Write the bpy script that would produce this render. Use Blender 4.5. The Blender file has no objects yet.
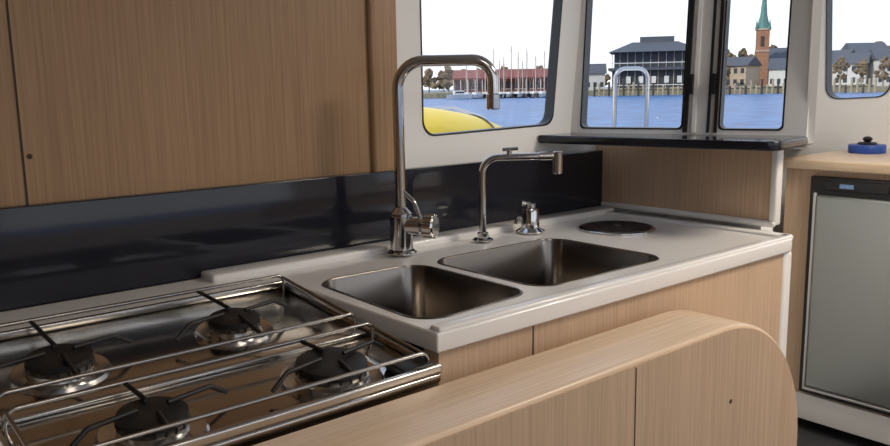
import bpy, bmesh, math, random
from mathutils import Vector, Matrix
random.seed(4)
H=.343; CZ=1.243
S=bpy.context.scene
# ---------------- materials ----------------
def mat(name,col,rough=.5,metal=0,spec=.5,noise=None,bump=None,coat=0,aniso=None):
    m=bpy.data.materials.new(name); m.use_nodes=True
    nt=m.node_tree; b=nt.nodes['Principled BSDF']
    b.inputs['Base Color'].default_value=(*col,1); b.inputs['Roughness'].default_value=rough
    b.inputs['Metallic'].default_value=metal; b.inputs['Specular IOR Level'].default_value=spec
    if coat: b.inputs['Coat Weight'].default_value=coat; b.inputs['Coat Roughness'].default_value=.08
    if noise or bump:
        tc=nt.nodes.new('ShaderNodeTexCoord'); n=nt.nodes.new('ShaderNodeTexNoise'); mp=nt.nodes.new('ShaderNodeMapping')
        nt.links.new(tc.outputs['Object'],mp.inputs[0]); nt.links.new(mp.outputs[0],n.inputs['Vector'])
        n.inputs['Detail'].default_value=5
        if aniso: mp.inputs['Scale'].default_value=aniso
        if noise:
            n.inputs['Scale'].default_value=noise[0]
            r=nt.nodes.new('ShaderNodeValToRGB'); r.color_ramp.elements[0].position=.35; r.color_ramp.elements[1].position=.65
            r.color_ramp.elements[0].color=(*noise[1],1); r.color_ramp.elements[1].color=(*col,1)
            nt.links.new(n.outputs['Fac'],r.inputs[0]); nt.links.new(r.outputs[0],b.inputs['Base Color'])
        if bump:
            if not noise: n.inputs['Scale'].default_value=bump[0]
            bp=nt.nodes.new('ShaderNodeBump'); bp.inputs['Strength'].default_value=bump[1]; bp.inputs['Distance'].default_value=bump[2]
            nt.links.new(n.outputs['Fac'],bp.inputs['Height']); nt.links.new(bp.outputs[0],b.inputs['Normal'])
    return m
def wood(name,c1,c2,axis='z',rough=.4,contrast=.5):
    m=bpy.data.materials.new(name); m.use_nodes=True; nt=m.node_tree; b=nt.nodes['Principled BSDF']
    b.inputs['Roughness'].default_value=rough; b.inputs['Specular IOR Level'].default_value=.35
    tc=nt.nodes.new('ShaderNodeTexCoord')
    def nz(sc,scale,det):
        mp=nt.nodes.new('ShaderNodeMapping'); mp.inputs['Scale'].default_value=sc
        n=nt.nodes.new('ShaderNodeTexNoise'); n.inputs['Scale'].default_value=scale; n.inputs['Detail'].default_value=det
        nt.links.new(tc.outputs['Object'],mp.inputs[0]); nt.links.new(mp.outputs[0],n.inputs['Vector']); return n
    long={'z':(1,1,.02),'x':(.02,1,1),'y':(1,.02,1)}[axis]
    n1=nz(long,190,3); n2=nz(long,14,3)
    mx=nt.nodes.new('ShaderNodeMath'); mx.operation='MULTIPLY_ADD'; mx.inputs[1].default_value=.75
    m2=nt.nodes.new('ShaderNodeMath'); m2.operation='MULTIPLY'; m2.inputs[1].default_value=.25
    nt.links.new(n2.outputs['Fac'],m2.inputs[0]); nt.links.new(n1.outputs['Fac'],mx.inputs[0]); nt.links.new(m2.outputs[0],mx.inputs[2])
    r=nt.nodes.new('ShaderNodeValToRGB'); e=r.color_ramp.elements
    e[0].position=.5-contrast*.32; e[1].position=.5+contrast*.32; e[0].color=(*c2,1); e[1].color=(*c1,1)
    nt.links.new(mx.outputs[0],r.inputs[0]); nt.links.new(r.outputs[0],b.inputs['Base Color'])
    bp=nt.nodes.new('ShaderNodeBump'); bp.inputs['Strength'].default_value=.12; bp.inputs['Distance'].default_value=.001
    nt.links.new(mx.outputs[0],bp.inputs['Height']); nt.links.new(bp.outputs[0],b.inputs['Normal'])
    return m
WALLW=wood('oak_veneer_wall',(.43,.27,.145),(.31,.185,.095),'z')
WOODZ=wood('oak_veneer_light',(.68,.49,.34),(.54,.375,.245),'z')
WOODX=wood('oak_solid_cap',(.84,.65,.47),(.71,.53,.37),'x',rough=.27)
WOODY=wood('oak_counter',(.80,.63,.45),(.68,.51,.35),'y')
DARKW=mat('seam_dark',(.05,.03,.02),.7)
WHITE=mat('white_gelcoat',(.86,.845,.82),.20,coat=.3,bump=(3,.05,.01))
WALLWHITE=mat('white_cabin_liner',(.88,.88,.86),.45,bump=(40,.05,.002))
GRAN=mat('dark_backsplash',(.018,.019,.028),.09,spec=.42,noise=(300,(.014,.015,.021)))
STEEL=mat('brushed_steel',(.25,.225,.20),.24,1,bump=(60,.05,.001),aniso=(1,12,12))
STOVE=mat('polished_steel',(.46,.43,.39),.15,1,bump=(8,.03,.002))
RIM=mat('stove_rim_steel',(.60,.58,.55),.2,1,bump=(30,.03,.001))
WIRE=mat('steel_wire',(.38,.36,.34),.22,1,bump=(30,.03,.001))
CHROME=mat('chrome',(.58,.57,.56),.10,1,bump=(5,.01,.001))
BLACK=mat('black_plastic',(.012,.012,.013),.4,bump=(90,.05,.001))
IRON=mat('burner_enamel',(.012,.011,.011),.5,bump=(90,.1,.001))
BRASS=mat('burner_alloy',(.22,.20,.18),.38,1,bump=(60,.05,.001))
LIDW=mat('dark_lid',(.035,.022,.018),.6,spec=.12,noise=(30,(.02,.014,.012)))
FLOOR=mat('floor_dark',(.06,.06,.065),.45,noise=(25,(.04,.04,.045)))
FRST=mat('fridge_steel',(.42,.45,.44),.33,.85,bump=(40,.04,.001),aniso=(1,12,1))
SILV=mat('fridge_trim_silver',(.75,.75,.75),.3,1,bump=(40,.04,.001))
BLUE=mat('blue_tape',(.02,.08,.4),.4,noise=(50,(.015,.06,.3)))
LED=mat('display',(.3,.5,.8),.3,noise=(300,(.1,.2,.4)))
def glassmat():
    m=bpy.data.materials.new('window_glass'); m.use_nodes=True; nt=m.node_tree; nt.nodes.clear()
    o=nt.nodes.new('ShaderNodeOutputMaterial'); t=nt.nodes.new('ShaderNodeBsdfTransparent'); g=nt.nodes.new('ShaderNodeBsdfGlossy')
    g.inputs['Roughness'].default_value=.02; t.inputs[0].default_value=(.97,.98,.99,1)
    mx=nt.nodes.new('ShaderNodeMixShader'); mx.inputs[0].default_value=.03
    nt.links.new(t.outputs[0],mx.inputs[1]); nt.links.new(g.outputs[0],mx.inputs[2]); nt.links.new(mx.outputs[0],o.inputs[0]); return m
GLASS=glassmat()
# ---------------- builders ----------------
def fin(me,name,m,smooth=True):
    if m and not me.materials: me.materials.append(m)
    if smooth:
        for p in me.polygons: p.use_smooth=True
        try: me.set_sharp_from_angle(angle=math.radians(35))
        except Exception: pass
    o=bpy.data.objects.new(name,me); S.collection.objects.link(o); return o
def box(x0,x1,y0,y1,z0,z1,m,name='part',bev=0,seg=3):
    bm=bmesh.new(); bmesh.ops.create_cube(bm,size=1)
    for v in bm.verts:
        v.co=Vector(((x0+x1)/2+v.co.x*abs(x1-x0),(y0+y1)/2+v.co.y*abs(y1-y0),(z0+z1)/2+v.co.z*abs(z1-z0)))
    if bev: bmesh.ops.bevel(bm,geom=bm.edges[:],offset=bev,segments=seg,affect='EDGES',profile=.5)
    me=bpy.data.meshes.new(name); bm.to_mesh(me); bm.free(); return fin(me,name,m)
def hbox(x0,x1,y0,y1,z0,z1,m,name='part',bev=0):
    return box(x0*H,x1*H,y0*H,y1*H,CZ+z0*H,CZ+z1*H,m,name,bev)
def lathe(prof,c,m,name='part',axis=(0,0,1),n=40):
    bm=bmesh.new(); q=Vector((0,0,1)).rotation_difference(Vector(axis).normalized()); rings=[]
    for r,z in prof:
        if r<1e-6: rings.append([bm.verts.new(q@Vector((0,0,z))+Vector(c))])
        else: rings.append([bm.verts.new(q@Vector((r*math.cos(2*math.pi*i/n),r*math.sin(2*math.pi*i/n),z))+Vector(c)) for i in range(n)])
    for a,b in zip(rings,rings[1:]):
        for i in range(n):
            j=(i+1)%n
            if len(a)==1 and len(b)==1: continue
            if len(a)==1: bm.faces.new((a[0],b[i],b[j]))
            elif len(b)==1: bm.faces.new((a[i],a[j],b[0]))
            else: bm.faces.new((a[i],a[j],b[j],b[i]))
    bmesh.ops.recalc_face_normals(bm,faces=bm.faces)
    me=bpy.data.meshes.new(name); bm.to_mesh(me); bm.free(); return fin(me,name,m)
def cyl(p0,p1,r,m,name='part',bev=None,n=32,r2=None):
    p0=Vector(p0);p1=Vector(p1);L=(p1-p0).length; r2=r if r2 is None else r2
    b=min(r,r2)*.15 if bev is None else bev
    return lathe([(0,0),(r-b,0),(r,b),(r2,L-b),(r2-b,L),(0,L)],p0,m,name,axis=(p1-p0),n=n)
def fillet(pts,rad,n=6,closed=False):
    out=[]; N=len(pts)
    for i,p in enumerate(pts):
        p=Vector(p)
        if not closed and i in(0,N-1): out.append(p); continue
        r=rad[i] if isinstance(rad,(list,tuple)) else rad
        a=Vector(pts[i-1])-p; b=Vector(pts[(i+1)%N])-p
        if r<=0: out.append(p); continue
        ang=a.angle(b); 
        if abs(ang-math.pi)<1e-3: out.append(p); continue
        t=min(r/math.tan(ang/2),a.length*.49,b.length*.49); rr=t*math.tan(ang/2)
        bis=(a.normalized()+b.normalized()).normalized(); c=p+bis*(rr/math.sin(ang/2))
        s=p+a.normalized()*t-c; e=p+b.normalized()*t-c
        for j in range(n+1):
            w=j/n; tot=s.angle(e)
            out.append(c+(s*math.sin((1-w)*tot)+e*math.sin(w*tot))/math.sin(tot))
    return out
def tomesh(cu,name,m,mw=None):
    o=bpy.data.objects.new('tmp',cu); S.collection.objects.link(o)
    bpy.context.view_layer.update(); dg=bpy.context.evaluated_depsgraph_get()
    me=bpy.data.meshes.new_from_object(o.evaluated_get(dg)); bpy.data.objects.remove(o)
    if mw: me.transform(mw)
    me.materials.clear(); me.name=name
    return fin(me,name,m)
def tube(pts,r,m,rad=0,name='part',closed=False):
    P=fillet(pts,rad,8,closed) if rad else [Vector(p) for p in pts]
    cu=bpy.data.curves.new(name,'CURVE'); cu.dimensions='3D'; cu.bevel_depth=r; cu.bevel_resolution=5; cu.use_fill_caps=True
    s=cu.splines.new('POLY'); s.points.add(len(P)-1); s.use_cyclic_u=closed
    for q,p in zip(s.points,P): q.co=(*p,1)
    return tomesh(cu,name,m)
def plate(loops,th,mw,m,name='part',bev=0):
    """filled outline with holes in the local XY plane, thickness th centred"""
    cu=bpy.data.curves.new(name,'CURVE'); cu.dimensions='2D'; cu.fill_mode='BOTH'
    cu.extrude=th/2-bev; cu.bevel_depth=bev; cu.bevel_resolution=3; cu.offset=-bev
    for L in loops:
        s=cu.splines.new('POLY'); s.points.add(len(L)-1); s.use_cyclic_u=True
        for q,p in zip(s.points,L): q.co=(p[0],p[1],0,1)
    return tomesh(cu,name,m,mw)
def rp(pts,r,n=6): return [(p[0],p[1]) for p in fillet([(a,b,0) for a,b in pts],r,n,True)]
def join(name,objs):
    bpy.ops.object.select_all(action='DESELECT')
    for o in objs: o.select_set(True)
    bpy.context.view_layer.objects.active=objs[0]
    if len(objs)>1: bpy.ops.object.join()
    o=bpy.context.view_layer.objects.active; o.name=name; o.data.name=name; o.select_set(False); return o
def frame(o,x,y,z):
    m=Matrix.Identity(4)
    for i,v in enumerate((x,y,z)):
        for k in range(3): m[k][i]=v[k]
    for k in range(3): m[k][3]=o[k]
    return m
XZ=lambda y: frame((0,y,0),(1,0,0),(0,0,1),(0,-1,0))
# ---------------- room shell ----------------
zf=0; zc=2.12
wy=4.22*H
box(-1.7,3.55,-1.8,1.75,-.06,0,FLOOR,'floor')
box(-1.75,3.45,-1.8,1.75,zc,zc+.05,WALLWHITE,'ceiling')
w=[box(-1.7,3.15*H-.03,wy,wy+.04,0,zc,WALLW),
   box(2.93*H,3.15*H,wy-.012,wy+.04,0,zc,WALLW,bev=.01)]
w.append(box(.315-.0015,.315+.0015,wy-.0015,wy+.001,1.0,zc,DARKW))
w.append(cyl((.325,wy+.001,1.145),(.325,wy-.001,1.145),.0045,DARKW))
join('wall_galley_back',w)
def z(c): return CZ+c*H
win1=[(3.36*H,z(-.3145)),(4.64*H,z(-.286)),(4.80*H,z(1.15)),(3.36*H,z(1.15))]
outer=[(3.12*H,0),(5.22*H,0),(5.22*H,z(-.385)),(4.88*H,z(-.385)),(4.88*H,z(-.36)),(5.12*H,zc),(3.12*H,zc)]
plate([outer,rp(win1,.035)],.028,XZ(wy+.014),WALLWHITE,'wall_side_window')
def sg(v): return 1 if v>0 else -1
def grow(pts,d):
    cx=sum(p[0] for p in pts)/len(pts); cy=sum(p[1] for p in pts)/len(pts)
    return [(p[0]+d*sg(p[0]-cx),p[1]+d*sg(p[1]-cy)) for p in pts]
def window(name,pts,mw,r=.035,th=.05):
    a=plate([rp(grow(pts,.001),r),rp(grow(pts,-.003),r)],th,mw,BLACK)
    b=plate([rp(grow(pts,-.002),r)],.006,mw,GLASS)
    return join(name,[a,b])
window('window_1',win1,XZ(wy+.014),th=.030)
A=Vector((4.85*H,4.22*H,z(-.357))); B=Vector((5.45*H,2.55*H,z(-.357)))
d=(B-A).normalized(); nrm=Vector((-d.y,d.x,0)); 
if nrm.x<0: nrm=-nrm
up=(Vector((0,0,1))+nrm*.11).normalized(); L=(B-A).length
MW=frame(A+nrm*.02,d,up,nrm)
wa=[(.045*L,.012),(.49*L,.012),(.49*L,.55),(.045*L,.55)]
wb=[(.635*L,.012),(.879*L,.012),(.879*L,.55),(.635*L,.55)]
hz=(zc-A.z)/up.z
plate([[(-.03,-.012),(.965*L,-.012),(.965*L,hz),(-.03,hz)],rp(wa,.012),rp(wb,.012)],.04,MW,WALLWHITE,'wall_cockpit_bulkhead')
window('window_2',wa,MW,.012,.042); window('window_3',wb,MW,.012,.042)
fr=[]
for t0,t1,mm in((.495,.512,BLACK),(.530,.545,WALLWHITE),(.590,.600,BLACK),(.618,.630,BLACK)):
    fr.append(plate([[(t0*L,.005),(t1*L,.005),(t1*L,.56),(t0*L,.56)]],.054,MW,mm))
for t in(.515,.603):
    fr.append(plate([rp([(t*L,.10),((t+.014)*L,.10),((t+.014)*L,.15),(t*L,.15)],.003)],.075,MW,BLACK))
join('window_slider_frame',fr)
def quadwall(pts,th=.02):
    """vertical wall from 4 points (x,y,z) given in order, thickened"""
    bm=bmesh.new(); P=[Vector((a*H,b*H,c)) for a,b,c in pts]; n=(P[1]-P[0]).cross(P[2]-P[0]).normalized()*th/2
    a=[bm.verts.new(q+n) for q in P]; b=[bm.verts.new(q-n) for q in P]
    bm.faces.new(a); bm.faces.new(b[::-1])
    for i in range(4): bm.faces.new((a[i],b[i],b[(i+1)%4],a[(i+1)%4]))
    bmesh.ops.recalc_face_normals(bm,faces=bm.faces)
    me=bpy.data.meshes.new('q'); bm.to_mesh(me); bm.free(); return fin(me,'q',WALLWHITE,False)
zn,zq=z(-.41),z(-.78)
join('wall_cockpit_side',[quadwall([(5.46,2.60,zn),(9.72,4.72,zq),(9.72,4.72,zc),(5.46,2.60,zc)]),
  quadwall([(5.44,2.86,0),(9.72,5.14,0),(9.72,5.14,zq),(5.44,2.86,zn)]),
  quadwall([(5.42,2.59,zn),(9.74,4.72,zq),(9.74,5.16,zq),(5.42,2.88,zn)])])
MF=frame((9.7*H+.02,0,0),(0,-1,0),(0,0,1),(-1,0,0))
w4=[(-4.45*H,z(-.2)),(-3.74*H,z(-.17)),(-3.70*H,z(1.3)),(-4.53*H,z(1.3))]
w5=[(-3.3*H,z(-.2)),(-1.2*H,z(-.2)),(-1.2*H,z(1.5)),(-3.3*H,z(1.5))]
w6=[(-.8*H,z(-.2)),(3.2*H,z(-.2)),(3.2*H,z(1.5)),(-.8*H,z(1.5))]
plate([[(-5.15*H,0),(1.8,0),(1.8,zc),(-4.74*H,zc),(-4.74*H,z(-.78)),(-5.15*H,z(-.78))],rp(w4,.05),rp(w5,.05),rp(w6,.05)],.04,MF,WALLWHITE,'wall_far')
window('window_4',w4,MF,.05); window('window_5',w5,MF,.05); window('window_6',w6,MF,.05)
MR=frame((0,-1.78,0),(1,0,0),(0,0,1),(0,-1,0))
w7=[(-.8,1.0),(.75,1.0),(.75,1.9),(-.8,1.9)]; w8=[(.95,.85),(3.1,.85),(3.1,1.98),(.95,1.98)]
plate([[(-1.7,0),(3.37,0),(3.37,zc),(-1.7,zc)],rp(w7,.08),rp(w8,.08)],.04,MR,WALLWHITE,'wall_right')
window('window_7',w7,MR,.08); window('window_8',w8,MR,.08)
box(-1.74,-1.70,-1.8,1.49,0,zc,WALLW,'wall_left')
# ---------------- backsplash ----------------
hbox(-4.9,5.17,4.15,4.22,-1.0,-.514,GRAN,'backsplash',.002)
# ---------------- counter ----------------
def hp(pts): return [(a*H,b*H) for a,b in pts]
SX=2.02
co=rp(hp([(5.10,2.47),(5.12,2.66),(5.20,2.68),(5.2,4.15),(-4.85,4.15),(-4.85,2.47),(.42,2.47),(.42,3.76),(SX,3.76),(SX,2.47)]),[.04,.003,.003,.003,.003,.003,.003,.003,.003,.003],6)
q1=[(2.08,2.63),(2.80,2.68),(2.80,3.60),(2.12,3.62)]; q2=[(2.89,2.69),(3.96,2.69),(3.96,3.60),(2.89,3.60)]
top=plate([co,rp(hp(q1),.045,8),rp(hp(q2),.045,8)],.030,Matrix.Translation((0,0,.9-.015)),WHITE,'top',.004)
ctr=[top]
ctr.append(hbox(SX+.02,5.07,2.48,2.55,-1.02,-.982,WHITE,'fiddle',.004))
ctr.append(hbox(5.00,5.09,2.50,4.15,-1.02,-.982,WHITE,'fiddle_end',.004))
ctr.append(hbox(1.72,5.12,3.98,4.15,-1.02,-.960,WHITE,'back_ledge',.006))
ctr.append(hbox(SX+.03,5.0,2.50,2.6,-3.62,-1.08,WOODZ,'face'))
ctr.append(hbox(4.97,5.10,2.49,2.72,-3.62,-1.08,WHITE,'corner_post',.012))
ctr.append(hbox(5.02,5.2,2.68,2.76,-3.62,-1.08,WHITE,'end'))
for xs in(2.62,): ctr.append(hbox(xs,xs+.006,2.497,2.52,-3.62,-1.08,DARKW))
ctr.append(hbox(-4.85,.42,2.50,2.6,-3.62,-1.08,WOODZ,'face_left'))
join('galley_counter',ctr)
# ---------------- sinks ----------------
def loft(rings,m,name,capend=True):
    bm=bmesh.new(); R=[[bm.verts.new(p) for p in r] for r in rings]
    for a,b in zip(R,R[1:]):
        n=len(a)
        for i in range(n): bm.faces.new((a[i],a[(i+1)%n],b[(i+1)%n],b[i]))
    if capend: bm.faces.new(R[-1])
    bmesh.ops.recalc_face_normals(bm,faces=bm.faces)
    me=bpy.data.meshes.new(name); bm.to_mesh(me); bm.free(); return fin(me,name,m)
def sink(q,depth=.19):
    rings=[]; q=hp(q); cx=sum(p[0] for p in q)/4; cy=sum(p[1] for p in q)/4
    for g,zz,r in((.004,.9003,.055),(.003,.9013,.055),(-.002,.901,.043),(-.004,.897,.041),(-.006,.9-depth*.8,.04),(-.012,.9-depth*.93,.036),(-.028,.9-depth,.03)):
        rings.append([(a,b,zz) for a,b in rp(grow(q,g),r,8)])
    o=loft(rings,STEEL,'bowl')
    dr=lathe([(0,.001),(.02,.001),(.032,.004),(.038,.003),(.04,0)],(cx,cy,.9-depth+.0005),CHROME)
    return [o,dr]
join('double_sink',sink(q1)+sink(q2))
# ---------------- tall mixer tap ----------------
Rv=Vector((.766,-.643,0)); Fv=Vector((.643,.766,0))
b=Vector((2.89*H,3.86*H,.902))
up3=Vector((0,0,1))
parts=[cyl(b,b+up3*.008,.032,CHROME),cyl(b+up3*.008,b+up3*.085,.024,CHROME),cyl(b+up3*.085,b+up3*.10,.024,CHROME,r2=.013),
 tube([b+up3*.09,b+up3*.398,b+up3*.398+Rv*.194,b+up3*.398+Rv*.194-up3*.085],.0118,CHROME,.055),
 cyl(b+up3*.330+Rv*.194,b+up3*.298+Rv*.194,.0140,CHROME)]
hb=b+up3*.062
hd=(Rv*.9-Fv*.35).normalized()
parts+=[cyl(hb,hb+hd*.05,.019,CHROME),cyl(hb+hd*.052,hb+hd*.078,.0235,CHROME)]
for i in range(12):
    a=i*math.pi/6; pv=hd.cross(up3).normalized(); o=pv*math.cos(a)*.0235+up3*math.sin(a)*.0235
    parts.append(cyl(hb+hd*.054+o,hb+hd*.076+o,.003,CHROME,n=8))
parts.append(tube([hb+hd*.045+up3*.015,hb+hd*.03+up3*.050,hb-hd*.0+up3*.085-Rv*.01],.0045,CHROME,.02))
join('kitchen_mixer_tap',parts)
# ---------------- small filter tap ----------------
b=Vector((3.53*H,3.82*H,.902))
parts=[cyl(b,b+up3*.006,.024,CHROME),cyl(b+up3*.006,b+up3*.02,.013,CHROME),
 tube([b+up3*.01,b+up3*.188,b+up3*.190+Rv*.172],.0080,CHROME,.035),
 cyl(b+up3*.200+Rv*.168,b+up3*.150+Rv*.168,.0115,CHROME),
 cyl(b+up3*.19+Rv*.125,b+up3*.19+Rv*.16,.0095,CHROME),
 cyl(b+up3*.19+Rv*.06,b+up3*.206+Rv*.06,.006,CHROME),
 tube([b+up3*.206+Rv*.045,b+up3*.208+Rv*.08],.004,CHROME)]
join('drinking_water_tap',parts)
b=Vector((3.99*H,3.83*H,.902))
parts=[lathe([(0,0),(.034,0),(.035,.004),(.028,.008),(.022,.012),(.021,.05),(.018,.058),(0,.06)],b,CHROME),
 cyl(b+up3*.058,b+up3*.07,.013,CHROME),
 tube([b+up3*.066,b+up3*.070-Rv*.02],.006,CHROME),
 tube([b+up3*.03,b+up3*.034-Rv*.03,b+up3*.02-Rv*.034],.005,CHROME,.008)]
join('soap_dispenser',parts)
b=(4.53*H,3.50*H,.9)
join('round_counter_lid',[lathe([(0,.001),(.092,.001),(.092,.004),(.089,.006),(.085,.006),(.083,.004),(0,.004)],b,CHROME),
 lathe([(0,.0045),(.083,.0045),(.083,.006),(.081,.007),(0,.007)],b,LIDW),lathe([(0,.007),(.010,.007),(.010,.009),(0,.009)],b,CHROME)])
# ---------------- wood panel + shelf at window ----------------
pn=[hbox(5.17,5.23,2.70,4.22,-.955,-.425,WOODZ,'panel'),
    hbox(5.15,5.24,2.66,2.71,-.96,-.425,WHITE,'edge',.006),
    hbox(5.14,5.18,2.66,4.15,-.97,-.925,WHITE,'cove',.006),
    hbox(5.235,5.40,2.80,4.20,-3.62,-.43,WALLWHITE,'core')]
join('bar_panel',pn)
sh=rp(hp([(4.47,4.215),(4.77,2.47),(5.40,2.57),(5.44,2.70),(4.90,4.215)]),[.004,.04,.04,.01,.01],8)
plate([sh],.021,Matrix.Translation((0,0,z(-.357)-.0105)),GRAN,'bar_shelf',.004)
# ---------------- stove ----------------
sx0,sx1,sy0,sy1=.45*H,2.0*H,2.41*H,3.72*H; z0=.895
st=[box(sx0,sx1,sy0,sy1,z0-.014,z0,STOVE,bev=.004),box(sx0+.01,sx1-.01,sy0+.02,sy1-.01,z0-.45,z0-.014,STOVE,bev=.004)]
st+=[box(sx0,sx1,sy1-.008,sy1,z0,z0+.012,RIM,bev=.002),box(sx1-.007,sx1,sy0,sy1,z0,z0+.010,RIM,bev=.002),
     box(sx0,sx0+.006,sy0,sy1,z0,z0+.008,RIM,bev=.002),box(sx0,sx1,sy0,sy0+.010,z0,z0+.014,RIM,bev=.003)]
st.append(box(sx1-.06,sx1-.008,sy0+.010,sy0+.055,z0,z0+.014,BLACK,bev=.003))
st.append(box(sx0+.01,sx1-.01,2.95*H-.014,2.95*H+.014,z0,z0+.006,RIM,bev=.002))
def burner(cx,cy,r):
    c=(cx,cy,z0)
    o=[lathe([(r+.020,.0),(r+.017,.005),(r+.006,.002),(r-.002,.003),(r-.004,.010),(r-.012,.012),(r*.5,.012),(0,.012)],c,RIM),
       lathe([(r*.9,.010),(r*.94,.016),(r*.88,.018),(r*.6,.018),(0,.018)],c,BRASS),
       lathe([(r*.90,.016),(r*.95,.019),(r*.93,.026),(r*.7,.029),(r*.3,.027),(0,.027)],c,IRON)]
    for i in range(20):
        a=i*math.pi/10; o.append(box(cx+math.cos(a)*r*.92-.0015,cx+math.cos(a)*r*.92+.0015,cy+math.sin(a)*r*.92-.0015,cy+math.sin(a)*r*.92+.0015,z0+.012,z0+.019,IRON))
    return o
bb=[(.76*H,3.24*H,.044),(1.50*H,3.27*H,.040),(.88*H,2.60*H,.043),(1.60*H,2.62*H,.052)]
for q in bb: st+=burner(*q)
W=.0030; hz_=.028
def rail(y,x0=sx0+.012,x1=sx1-.012,h=hz_): return tube([(x0,y,z0),(x0,y,z0+h),(x1,y,z0+h),(x1,y,z0)],W,WIRE,.014)
yr=(sy1-.02,3.00*H,2.86*H,sy0+.02)
for yy in yr: st.append(rail(yy))
for x in(sx0+.015,sx1-.015):
    for ya,yb in((yr[0],yr[1]),(yr[2],yr[3])):
        st.append(tube([(x,ya,z0+hz_-.004),(x,yb,z0+hz_-.004)],W*.9,WIRE))
for k,(x,yc,r) in enumerate(bb):
    ya,yb=((yr[0],yr[1]),(yr[2],yr[3]))[k//2]
    for e in(ya,yb):
        s=math.copysign(1,e-yc)
        st.append(tube([(x,e,z0+hz_-.002),(x,yc+s*.018,z0+hz_+.005)],W*1.05,IRON))
    for s in(-1,1):
        st.append(tube([(x+s*.10,yc+s*.02,z0+hz_-.012),(x+s*.075,yc+s*.012,z0+hz_+.005),(x+s*.018,yc,z0+hz_+.005)],W*1.05,IRON,.01))
stove=join('gas_stove',st)
pv=Vector((0,sy1,z0))
stove.data.transform(Matrix.Translation(pv)@Matrix.Rotation(math.radians(6),4,'X')@Matrix.Translation(-pv))
# ---------------- foreground divider board ----------------
prof=[(-1.6,.01),(1.484,.01),(1.484,.838-.285)]
prof+=[(1.199+.285*math.cos(t*math.pi/2/16),.553+.285*math.sin(t*math.pi/2/16)) for t in range(1,17)]+[(-1.6,.838)]
bd=plate([prof],.126,XZ(.759),WOODX,'board',.006)
pf=[(-1.58,.03),(1.477,.03),(1.477,.553)]
pf+=[(1.199+.278*math.cos(t*math.pi/2/16),.553+.278*math.sin(t*math.pi/2/16)) for t in range(1,17)]+[(-1.58,.831)]
fc=plate([pf],.004,XZ(.6955),WOODZ,'face')
sm=box(.949,.9503,.6925,.695,.03,.828,DARKW); pg=cyl((1.222,.695,.70),(1.222,.6925,.70),.004,DARKW)
join('galley_divider',[bd,fc,sm,pg])
# ---------------- far cabinet with fridge ----------------
cb=[hbox(7.93,9.68,-4.9,4.08,-.86,-.76,WOODY,'top',.006),
    hbox(8.04,9.66,-4.9,4.05,-3.45,-.86,WOODZ,'carcass'),
    hbox(7.99,8.04,-4.9,4.06,-3.5,-3.22,WHITE,'kick',.004)]
join('side_cabinet',cb)
fg=[hbox(7.96,8.035,2.25,3.76,-3.19,-.92,BLACK,'surround',.006),
    hbox(7.90,7.97,2.35,3.67,-3.11,-1.10,FRST,'door',.012),
    hbox(7.93,7.98,3.675,3.71,-3.14,-1.08,SILV,'trim_l',.004),hbox(7.93,7.98,2.31,2.345,-3.14,-1.08,SILV,'trim_r',.004),
    hbox(7.93,7.98,2.31,3.71,-3.15,-3.115,SILV,'trim_b',.004),
    hbox(7.93,7.97,3.0,3.6,-1.05,-.95,BLACK,'control',.004),
    hbox(7.92,7.94,3.32,3.45,-1.02,-.98,LED,'display'),
    hbox(7.87,7.92,2.38,2.43,-2.0,-1.3,CHROME,'handle',.008)]
join('undercounter_fridge',fg)
c=Vector((9.1*H,3.70*H,z(-.76)))
join('tape_roll',[lathe([(.035,0),(.062,0),(.064,.003),(.064,.028),(.062,.031),(.035,.031),(.035,0)],c,BLUE),
  cyl(c+up3*0,c+up3*.04,.034,BLACK),lathe([(0,.062),(.012,.059),(.018,.051),(.012,.043),(.010,.038),(0,.038)],c,BLACK)])
# ---------------- outside ----------------
WATER=mat('sea_water',(.045,.175,.40),.35,spec=.25,noise=(1.2,(.012,.06,.19)),bump=(1.2,.5,.1),aniso=(.5,.5,1))
def outm(n,c,c2=None,sc=2): return mat(n,c,.8,noise=(sc,c2 or tuple(k*.7 for k in c)))
BRICKR=outm('red_brown_building',(.22,.08,.06)); ROOFR=outm('red_roof',(.22,.065,.05)); GREY=outm('dark_roof',(.08,.09,.11)); GLASSD=outm('building_glass',(.04,.055,.07))
CREAM=outm('cream_siding',(.50,.40,.30)); WH=outm('white_siding',(.62,.62,.60),(.5,.5,.5)); SPIRE=outm('copper_spire',(.11,.24,.22)); BRK=outm('church_brick',(.34,.17,.10))
TREE=outm('bare_trees',(.20,.14,.08),(.09,.065,.04),.8); EVG=outm('evergreen',(.06,.10,.04),None,.8); LAND=outm('land',(.24,.21,.13),None,.3); PILE=outm('weathered_pile',(.38,.32,.21)); PILED=outm('dark_pile',(.06,.05,.04))
YEL=mat('yellow_hull',(.85,.60,.01),.35,bump=(40,.1,.002)); HULL=mat('deck_gelcoat',(.75,.76,.77),.4,bump=(30,.05,.002)); MAST=outm('mast_alloy',(.55,.45,.38))
wz=-1.2; gz=wz+1.3
box(-1500,2500,-1500,2500,wz-1,wz,WATER,'sea_water')
def pol(az,D,zz=0): return Vector((D*math.cos(math.radians(az)),D*math.sin(math.radians(az)),zz))
bm=bmesh.new(); rs=[]
for i in range(61):
    a=12+i*.9
    rs.append([bm.verts.new(pol(a,217,wz)),bm.verts.new(pol(a,217,gz)),bm.verts.new(pol(a,420,gz)),bm.verts.new(pol(a,420,wz))])
for a,b_ in zip(rs,rs[1:]):
    for k in range(3): bm.faces.new((a[k],b_[k],b_[k+1],a[k+1]))
me=bpy.data.meshes.new('shore'); bm.to_mesh(me); bm.free(); fin(me,'far_shore',LAND,False)
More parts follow.
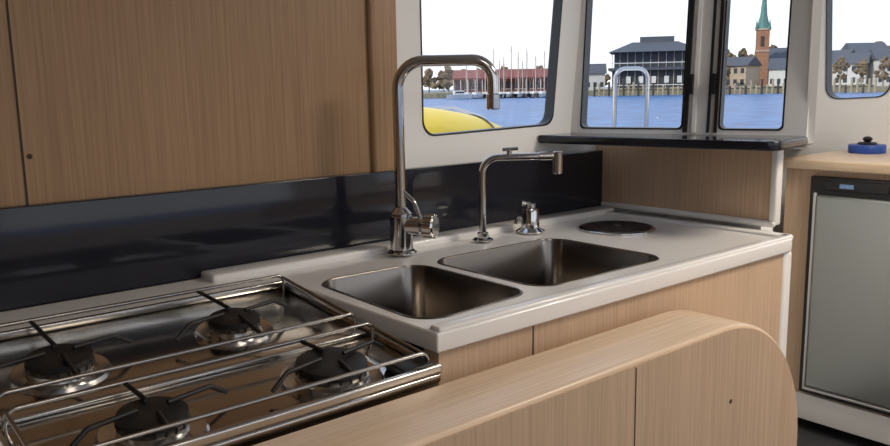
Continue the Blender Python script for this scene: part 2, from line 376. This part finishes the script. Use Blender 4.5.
def placed(o,az,D,base=gz,extra=0):
    p=pol(az,D); yv=p.normalized(); xv=Vector((yv.y,-yv.x,0))
    if extra: r=Matrix.Rotation(math.radians(extra),3,'Z'); xv=r@xv; yv=r@yv
    o.matrix_world=frame((p.x,p.y,base),xv,yv,(0,0,1)); return o
def gable(w,dp,h,rh,mw_,mr,ov=.5,name='part'):
    body=box(-w/2,w/2,0,dp,0,h,mw_)
    bm=bmesh.new(); P=[(-w/2-ov,-ov,h),(-w/2-ov,dp+ov,h),(-w/2-ov,dp/2,h+rh),(w/2+ov,-ov,h),(w/2+ov,dp+ov,h),(w/2+ov,dp/2,h+rh)]
    v=[bm.verts.new(p) for p in P]
    for f in((0,1,2),(3,5,4),(0,2,5,3),(1,4,5,2),(0,3,4,1)): bm.faces.new([v[i] for i in f])
    me=bpy.data.meshes.new('r'); bm.to_mesh(me); bm.free(); return [body,fin(me,'r',mr,False)]
def wins(w,h0,h1,n,m,y=-.05):
    o=[];s=w/n
    for i in range(n): x=-w/2+s*(i+.5); o.append(box(x-s*.25,x+s*.25,y,y+.2,h0,h1,m))
    return o
o=gable(34,12,4.0,2.4,BRICKR,ROOFR); o+=wins(34,.8,2.8,17,GLASSD)+[box(-17.5,17.5,-2,0,3.6,3.9,ROOFR)]
for i in range(18): x=-17+i*2; o.append(box(x-.1,x+.1,-1.9,-1.7,0,3.6,WH))
placed(join('marina_shed',o),44.9,226)
o=[box(-11,11,0,14,0,5.2,GLASSD),box(-12,12,-1.5,15,5.2,5.9,GREY),box(-10.5,10.5,0,13,5.9,10,GLASSD)]
bm=bmesh.new(); P=[(-12,-2,10),(12,-2,10),(12,15,10),(-12,15,10),(-6,5,12.8),(6,5,12.8),(6,9,12.8),(-6,9,12.8)]
v=[bm.verts.new(p) for p in P]
for f in((0,1,5,4),(1,2,6,5),(2,3,7,6),(3,0,4,7),(4,5,6,7),(0,3,2,1)): bm.faces.new([v[i] for i in f])
me=bpy.data.meshes.new('r'); bm.to_mesh(me); bm.free(); o.append(fin(me,'r',GREY,False))
o.append(box(-4,5,5,9,12.8,14.2,GREY))
for i in range(12): x=-11+i*2; o.append(box(x-.07,x+.07,-.3,0,0,10,MAST))
for k in(1.0,6.8): o.append(box(-11.5,11.5,-1.4,-1.3,k+.2,k+.4,WH))
for i in range(7): x=-10+i*3.3; o.append(box(x-.6,x+.6,-.35,-.1,1.8,3.6,WH))
placed(join('waterfront_pavilion',o),35.4,224)
o=[box(-1.9,1.9,-1.9,1.9,0,17,BRK)]
o+=[box(-2.1,2.1,-2.1,2.1,10.5,10.9,CREAM),box(-2.1,2.1,-2.1,2.1,16.8,17.2,CREAM),box(-.5,.5,-2,-1.8,12,15,DARKW),lathe([(2.0,17.2),(1.0,21),(0.0,33)],(0,0,0),SPIRE,n=8)]
for sx in(-1,1):
    for sy in(-1,1): o.append(lathe([(.5,17),(.0,20)],(sx*1.8,sy*1.8,0),SPIRE,n=6))
g=gable(9,20,7,5,BRK,GREY)
for q in g: q.data.transform(Matrix.Translation((5,2,0)))
placed(join('church',o+g),28.6,262)
hs=[(31.6,240,7,5,3,WH,GREY),(30.4,236,8,6,2.5,CREAM,GREY),(27.3,240,7,5,3,WH,GREY),(26.2,250,8,7,3,BRK,GREY),(24.8,250,10,7,3,CREAM,GREY),(23.4,245,8,6,3,WH,GREY),(22.2,255,10,9,3,CREAM,GREY),(21.0,246,8,7,3,WH,GREY),(19.5,250,11,8,3,BRK,GREY),(33.0,245,7,6,3,CREAM,GREY),(39.6,250,8,5,3,WH,GREY),(41.4,255,9,6,3,CREAM,GREY)]
for a,D,w_,h_,r_,mb,mr in hs:
    o=gable(w_,8,h_,r_,mb,mr)+wins(w_,1,2.4,4,GLASSD)+(wins(w_,4,5.4,4,GLASSD) if h_>5 else [])
    placed(join('shore_house',o),a,D,gz,random.uniform(-35,35))
def tree(name,az,D,r,m,hh):
    o=[]; bm=bmesh.new()
    for k in range(26):
        g_=bmesh.ops.create_icosphere(bm,subdivisions=2,radius=1)
        ang=random.uniform(0,6.28); rr_=r*random.uniform(.1,.95); hk=random.uniform(.3,.98)
        off=Vector((rr_*math.cos(ang)*math.sin(hk*2.9+.2),rr_*math.sin(ang)*math.sin(hk*2.9+.2),hh*hk)); s=r*random.uniform(.16,.32)
        for v in g_['verts']: v.co=off+v.co*s*random.uniform(.5,1.25)
    me=bpy.data.meshes.new('t'); bm.to_mesh(me); bm.free(); o.append(fin(me,'t',m,False))
    o.append(cyl((0,0,0),(0,0,hh*.8),.28,PILE,n=8,r2=.08))
    for k in range(6):
        ang=k*1.05; o.append(cyl((0,0,hh*(.2+.06*k)),(math.cos(ang)*r*.7,math.sin(ang)*r*.7,hh*(.5+.06*k)),.14,PILE,n=6,r2=.05))
    placed(join(name,o),az,D,gz)
for i in range(18): tree('bare_tree',52.5-i*.8+random.uniform(-.3,.3),292,4.2,TREE,random.uniform(6,9))
for i in range(14): tree('bare_tree',32.6-i*.95+random.uniform(-.3,.3),292,4.6,TREE,random.uniform(10,15))
for a in [23.9,25.4,22.7,21.5,20.2,30.9]: tree('bare_tree',a,230,2.4,TREE,random.uniform(5,9))
for a in [29.9,22.0,33.6]: tree('evergreen_tree',a,305,3,EVG,12)
o=[]
for i in range(54):
    a=39.4-i*.33; h_=random.uniform(1.8,3.6); p=pol(a,205); o.append(cyl((p.x,p.y,wz),(p.x,p.y,wz+h_),.26,PILE if i%3 else PILED,n=8))
for i in range(53):
    p=pol(39.4-i*.33,206); q=pol(39.4-(i+1)*.33,206)
    o.append(tube([(p.x,p.y,wz+1.6),(q.x,q.y,wz+1.6)],.30,PILE))
for i in range(24):
    p=pol(51-i*.45,214); o.append(cyl((p.x,p.y,wz),(p.x,p.y,wz+random.uniform(1.2,2.4)),.15,PILE,n=8))
join('pier_pilings',o)
def sailboat(az,D,mh,L=8):
    rings=[]
    for t in [i/10 for i in range(11)]:
        x=(t-.5)*L; w_=1.3*math.sin(math.pi*min(1,.15+t*.85))**.7+.02; rings.append([(x,-w_,.95+.2*abs(t-.5)),(x,-w_*.8,.2),(x,0,0),(x,w_*.8,.2),(x,w_,.95+.2*abs(t-.5)),(x,0,1.05)])
    hull=loft(rings,WH,'h'); 
    o=[hull,box(-1.6,1.2,-.7,.7,.9,1.5,WH,bev=.1),cyl((.3,0,1),(.3,0,mh),.14,MAST,n=8,r2=.1),cyl((.3,0,2.2),(-3,0,2.2),.09,MAST,n=8),tube([(.3,0,mh),(3.9,0,1.1)],.02,MAST),tube([(.3,0,mh),(-3.9,0,1.1)],.02,MAST)]
    placed(join('moored_sailboat',o),az,D,wz,random.uniform(60,100))
for a,mh in((48.3,9),(47.6,8),(47.0,10),(46.4,12),(46.0,9),(45.7,10),(45.2,12.5),(44.7,11),(44.4,9),(44.1,12),(43.5,10),(42.9,11),(42.3,9)): sailboat(a,200+random.uniform(-3,3),mh)
o=[loft([[((t/8-.5)*6,-w_,1.1),((t/8-.5)*6,-w_*.7,.1),((t/8-.5)*6,w_*.7,.1),((t/8-.5)*6,w_,1.1)] for t,w_ in enumerate((1,1.1,1.2,1.2,1.15,1,.8,.5,.05))],WH,'h'),box(-1.5,1,-.8,.8,1,2,WH,bev=.15),box(-1.2,.9,-.82,.82,1.4,1.8,GLASSD)]
placed(join('motor_boat',o),48.8,190,wz,10)
join('side_deck',[box(-2,5.6,1.80,3.3,.55,.70,HULL,bev=.03),box(-2,5.6,2.0,3.2,wz,.56,HULL,bev=.05)])
tube([(3.93,3.07,.70),(3.93,3.07,1.345),(4.07,2.94,1.345),(4.07,2.94,.70)],.0125,CHROME,.06,'deck_hoop_rail')
join('deck_guard_rail',[tube([(1.4,3.10,.70),(1.4,3.10,1.14),(2.65,3.08,1.15),(2.9,3.08,1.08),(2.9,3.08,.70)],.009,CHROME,.08)])
# upside-down yellow kayak lashed on the side deck
KX,KZ=1.07,1.0
def kpt(t,a,f=1.0):
    k=(1-abs(t)**3.2)**.55
    return (KX+1.5*t,2.60+.30*f*k*math.cos(a),KZ+(.205*k if math.sin(a)>0 else .10*k)*f*math.sin(a))
rings=[]; NK=28
for i in range(NK+1):
    t=-1+2*i/NK; t=max(-.9995,min(.9995,t))
    rings.append([kpt(t,j*2*math.pi/24) for j in range(24)])
ky=[loft(rings,YEL,'hull')]
ky.append(tube([kpt(x/20,math.pi*1.5-math.pi/2,1.01)[:1]+(2.60-.303*(1-abs(x/20)**3.2)**.55,KZ+.005) for x in range(-19,20)],.010,BLACK))
def kring(t,r=.005): return tube([kpt(t,j*2*math.pi/32,1.01) for j in range(32)],r,BLACK,closed=True)
ky+=[kring(.84),kring(-.6),kring(.3)]
for x in(.3,1.8): ky.append(box(x-.04,x+.04,2.40,2.80,.70,.93,BLACK,bev=.01))
join('yellow_kayak',ky)
# ---------------- camera ----------------
p=math.atan(134/800); yaw=math.radians(50)
F=Vector((math.cos(yaw),math.sin(yaw),0)); R=Vector((math.sin(yaw),-math.cos(yaw),0)); U=Vector((0,0,1))
fw=math.cos(p)*F-math.sin(p)*U; uc=math.sin(p)*F+math.cos(p)*U
cr=(R-.017*uc).normalized(); cu_=(uc+.017*R).normalized()
cd=bpy.data.cameras.new('camera'); cam=bpy.data.objects.new('camera',cd); S.collection.objects.link(cam)
cam.matrix_world=frame((0,0,CZ),cr,cu_,-fw); cd.sensor_width=36; cd.lens=800/890*36; cd.clip_end=5000; cd.clip_start=.02
S.camera=cam
# ---------------- light ----------------
wd=bpy.data.worlds.new('sky'); S.world=wd; wd.use_nodes=True; nt=wd.node_tree
tc=nt.nodes.new('ShaderNodeTexCoord'); sp=nt.nodes.new('ShaderNodeSeparateXYZ'); rr=nt.nodes.new('ShaderNodeValToRGB')
nt.links.new(tc.outputs['Generated'],sp.inputs[0]); nt.links.new(sp.outputs['Z'],rr.inputs[0]); nt.links.new(rr.outputs[0],nt.nodes['Background'].inputs[0])
e=rr.color_ramp.elements; e[0].position=0; e[0].color=(.95,.96,.98,1); e[1].position=.7; e[1].color=(.50,.64,.92,1)
e2=rr.color_ramp.elements.new(.18); e2.color=(.86,.91,1,1)
nt.nodes['Background'].inputs[1].default_value=1.35
sl=bpy.data.lights.new('sun','SUN'); sl.energy=3.6; sl.angle=.01; sl.color=(1,.93,.82); so=bpy.data.objects.new('sun',sl); S.collection.objects.link(so)
so.rotation_euler=Vector((-.75,.15,.65)).to_track_quat('Z','Y').to_euler()
FILL_LENS=bpy.data.materials.new('fill_lens'); FILL_LENS.use_nodes=True; bb_=FILL_LENS.node_tree.nodes['Principled BSDF']; bb_.inputs['Emission Color'].default_value=(1,.88,.75,1); bb_.inputs['Emission Strength'].default_value=2  # glowing face for the added fill panels
for i,(x,y,en) in enumerate(((2.15,.0,26),(.5,-.6,4))):  # unseen ceiling panels, added only to brighten the cabin interior
    lp=join('fill_panel',[box(x-.32,x+.32,y-.32,y+.32,zc-.03,zc,WHITE,bev=.008),box(x-.28,x+.28,y-.28,y+.28,zc-.034,zc-.028,FILL_LENS,bev=.002)])
    al=bpy.data.lights.new('cabin_fill','AREA'); al.size=.55; al.energy=en; al.color=(1,.885,.745)  # added warm fill light below each panel
    ao=bpy.data.objects.new('cabin_fill',al); S.collection.objects.link(ao); ao.location=(x,y,zc-.04)
    ao.parent=lp
S.view_settings.view_transform='Standard'; S.view_settings.exposure=0
